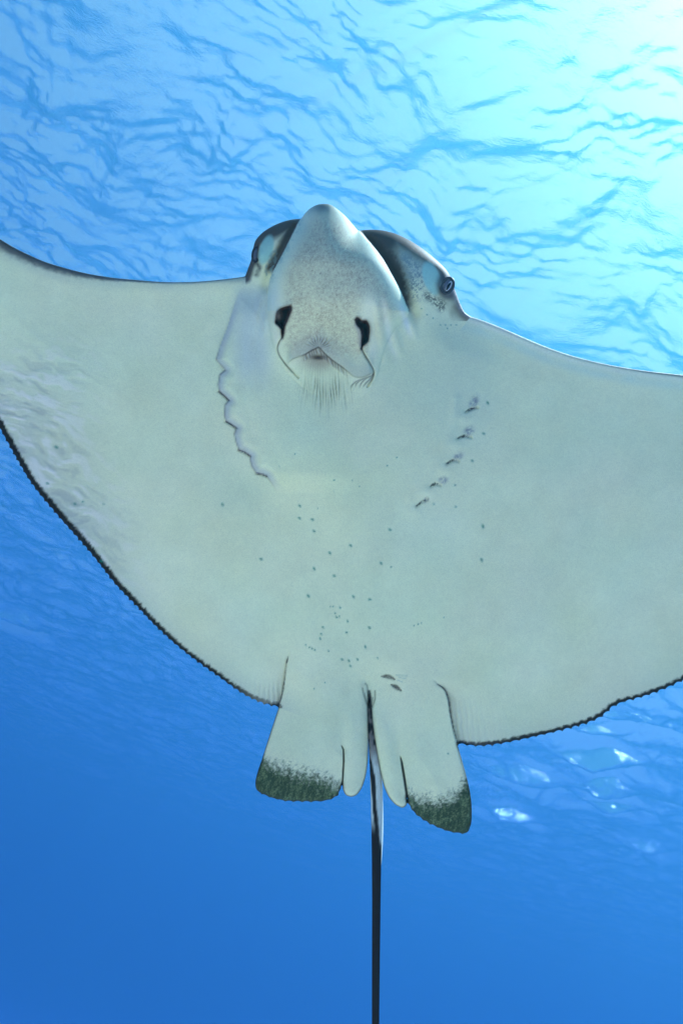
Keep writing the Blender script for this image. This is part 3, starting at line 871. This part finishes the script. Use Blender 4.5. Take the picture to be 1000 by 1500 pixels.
# ------------------------------ tail
tp = np.array([(539, 1004, 3), (540.5, 1030, 3.4), (543, 1060, 4.6), (546, 1090, 6.4), (549, 1118, 8), (551, 1150, 9), (551.6, 1200, 8.3), (551.3, 1255, 7), (551, 1320, 6.3), (550.4, 1400, 5.9), (549.8, 1500, 5.4),
               (549.5, 1620, 4.6), (551, 1760, 3.7), (556, 1900, 2.8), (566, 2050, 2.0), (580, 2180, 1.2), (590, 2250, .4)], float)
ts = np.linspace(0, len(tp) - 1, 360)
ip = np.arange(len(tp))
tl = curve(tp[:, :2], 3)
ty = np.linspace(1004, 2250, 420)
tx = np.interp(ty, tl[:, 1], tl[:, 0])
trr = np.interp(ty, tp[:, 1], tp[:, 2])
w_axis = np.interp(ty, [1004, 1040, 1100, 1200, 2250], [w_at(539, 1002) - 12, w_at(532, 1040) - 15, w_at(522, 1100) - 15, -0.3 * 450 - 12, -0.3 * 1500 - 30])
K = 28
th = np.linspace(0, 2 * math.pi, K, endpoint=False)
TX = tx[:, None] + trr[:, None] * np.cos(th)
TW = w_axis[:, None] + trr[:, None] * .9 * np.sin(th)
TY = np.repeat(ty[:, None], K, 1)
tv = to_world(TX, TY, TW).reshape(-1, 3) - ROOT_P
ii = np.arange(len(ty) * K).reshape(len(ty), K)
tf = np.stack([ii[:-1], np.roll(ii, -1, 1)[:-1], np.roll(ii, -1, 1)[1:], ii[1:]], -1).reshape(-1, 4)
xx, yy = TX.ravel(), TY.ravel()
rel = (np.cos(th)[None, :] + 0 * TX).ravel()
nzt = vnoise(xx * 1.0, yy * .5, 4, 61, 2)
tcol = np.tile(np.array([.022, .018, .018]), (len(xx), 1))
pale = sm(1252, 1225, yy + 26 * (nzt - .5)) * sm(1085, 1125, yy)
stripe_r = np.interp(yy, [1100, 1140, 1190, 1245], [-.9, -.25, 0.0, .75])
pale *= np.clip(sm(stripe_r - .06, stripe_r + .18, rel + .25 * (nzt - .5)) + sm(stripe_r - .62, stripe_r - .72, rel) * sm(1225, 1190, yy), 0, 1) * sm(-.3, .1, np.sin(th)[None, :].repeat(len(ty), 0).ravel())
tcol = tcol * (1 - pale[:, None]) + np.array([.62, .66, .58]) * pale[:, None]
motz = sm(1140, 1110, yy) * sm(.35, .75, nzt)
tcol = tcol * (1 - .6 * motz[:, None]) + np.array([.36, .31, .27]) * .6 * motz[:, None]
tail = skin_part('tail', tf, ray, tv, tcol)

# small dorsal fin on the root of the tail, its pale rim showing past the tail
dfy = np.linspace(1146, 1262, 60)
dv, dc = [], []
for yv in dfy:
    k = (yv - 1146) / 116
    hgt = 32 * math.sin(min(1, k * 1.7) * math.pi / 2) * (1 - max(0, (k - .72) / .28) ** 2)
    x0 = float(np.interp(yv, ty, tx)); r0 = float(np.interp(yv, ty, trr)); wa = float(np.interp(yv, ty, w_axis))
    for j in range(9):
        u = j / 8
        lean = (1.6 + 2.4 * math.sin(k * math.pi)) * u
        thick = 2.6 * (1 - .65 * u)
        for sgn in (-1, 1):
            dv.append((x0 + r0 * .62 + lean + sgn * thick * .5, yv + 14 * u * k, wa - r0 * .4 - hgt * u))
            dc.append((.58, .64, .56) if sgn > 0 or j > 6 else (.04, .035, .035))
dv = np.array(dv)
dvw = to_world(dv[:, 0], dv[:, 1], dv[:, 2]) - ROOT_P
idx = np.arange(len(dfy) * 18).reshape(len(dfy), 9, 2)
df = []
for i in range(len(dfy) - 1):
    for j in range(8):
        df.append((idx[i, j, 1], idx[i, j + 1, 1], idx[i + 1, j + 1, 1], idx[i + 1, j, 1]))
        df.append((idx[i, j, 0], idx[i + 1, j, 0], idx[i + 1, j + 1, 0], idx[i, j + 1, 0]))
    df.append((idx[i, 8, 0], idx[i + 1, 8, 0], idx[i + 1, 8, 1], idx[i, 8, 1]))
    df.append((idx[i, 0, 0], idx[i, 0, 1], idx[i + 1, 0, 1], idx[i + 1, 0, 0]))
skin_part('dorsal_fin', np.array(df), ray, dvw, np.array(dc))


# ------------------------------ eyes
def plain(name, c, rough, ior=1.33):
    m_, t_, o_ = new_mat(name)
    b_ = node(t_, 'ShaderNodeBsdfPrincipled')
    n_ = node(t_, 'ShaderNodeTexNoise'); n_.inputs['Scale'].default_value = 900
    r_ = node(t_, 'ShaderNodeMix', data_type='RGBA')
    r_.inputs[6].default_value = (*[v * .75 for v in c], 1); r_.inputs[7].default_value = (*[v * 1.25 for v in c], 1)
    tc_ = node(t_, 'ShaderNodeTexCoord')
    t_.links.new(tc_.outputs['Object'], n_.inputs['Vector'])
    t_.links.new(n_.outputs[0], r_.inputs[0]); t_.links.new(r_.outputs[2], b_.inputs['Base Color'])
    b_.inputs['Roughness'].default_value = rough; b_.inputs['IOR'].default_value = ior
    t_.links.new(b_.outputs[0], o_.inputs['Surface'])
    return m_


M_IRIS = plain('iris_grey', (.15, .14, .17), .25, 1.45)
M_PUPIL = plain('pupil_black', (.004, .004, .005), .12, 1.5)
M_LID = plain('eyelid_dark', (.055, .048, .055), .5)
M_PALE = plain('pupil_rim_pale', (.55, .53, .55), .4)


def dome(name, cx, cy0, w0, ra, rb, rh, rot, mat, parent, lean=(0, 0)):
    """oval cap standing on the skin; lean shifts its top sideways"""
    vs, fs = [], []
    NR, NS = 9, 28
    for i in range(NR + 1):
        f = i / NR
        for j in range(NS):
            a = 2 * math.pi * j / NS
            r_ = math.cos(f * math.pi / 2); h_ = math.sin(f * math.pi / 2)
            u, v = ra * r_ * math.cos(a), rb * r_ * math.sin(a)
            vs.append((cx + u * math.cos(rot) - v * math.sin(rot) + lean[0] * h_, cy0 + u * math.sin(rot) + v * math.cos(rot) + lean[1] * h_, w0 + rh * h_))
    for i in range(NR):
        for j in range(NS):
            fs.append((i * NS + j, (i + 1) * NS + j, (i + 1) * NS + (j + 1) % NS, i * NS + (j + 1) % NS))
    vs = np.array(vs)
    o = mesh_from(name, to_world(vs[:, 0], vs[:, 1], vs[:, 2]) - ROOT_P, np.array(fs)[:, ::1], mat)
    o.parent = parent
    return o


def lid_ring(cx, cy0, w0, ra, rb, rt, rot, parent, tilt=(0, 0)):
    vs, fs = [], []
    NS, NT = 40, 12
    for i in range(NS):
        a = 2 * math.pi * i / NS
        for j in range(NT):
            b = 2 * math.pi * j / NT
            u, v = (ra + rt * math.cos(b)) * math.cos(a), (rb + rt * math.cos(b)) * math.sin(a)
            X0, Y0 = u * math.cos(rot) - v * math.sin(rot), u * math.sin(rot) + v * math.cos(rot)
            vs.append((cx + X0, cy0 + Y0, w0 + rt * math.sin(b) + tilt[0] * X0 + tilt[1] * Y0))
    for i in range(NS):
        for j in range(NT):
            fs.append((i * NT + j, ((i + 1) % NS) * NT + j, ((i + 1) % NS) * NT + (j + 1) % NT, i * NT + (j + 1) % NT))
    vs = np.array(vs)
    o = mesh_from('eyelid', to_world(vs[:, 0], vs[:, 1], vs[:, 2]) - ROOT_P, np.array(fs)[:, ::-1], M_LID)
    o.parent = parent
    return o


we = w_at(653, 419)
eye = dome('eye', 655, 418.5, we - 1.0, 7.2, 10.5, 5.5, .42, M_IRIS, ray, (1.2, 0))
dome('pupil_rim', 657, 419, we + 3.2, 3.2, 8.2, 1.6, .52, M_PALE, eye)
dome('pupil', 656.6, 419.3, we + 3.9, 2.1, 6.8, 1.7, .52, M_PUPIL, eye)
lid_ring(655, 418.5, we + 1.2, 8.2, 11.8, 2.2, .42, eye)
we = w_at(377, 374)
eye = dome('eye', 374.5, 373, we - 2.5, 4.2, 10, 4.5, .12, M_IRIS, ray, (-2.5, 0))
dome('pupil', 372.6, 374, we + 0.3, 1.5, 5, 1.6, .12, M_PUPIL, eye)
lid_ring(374.5, 373, we - .5, 4.6, 11, 1.8, .12, eye, (-.4, 0))
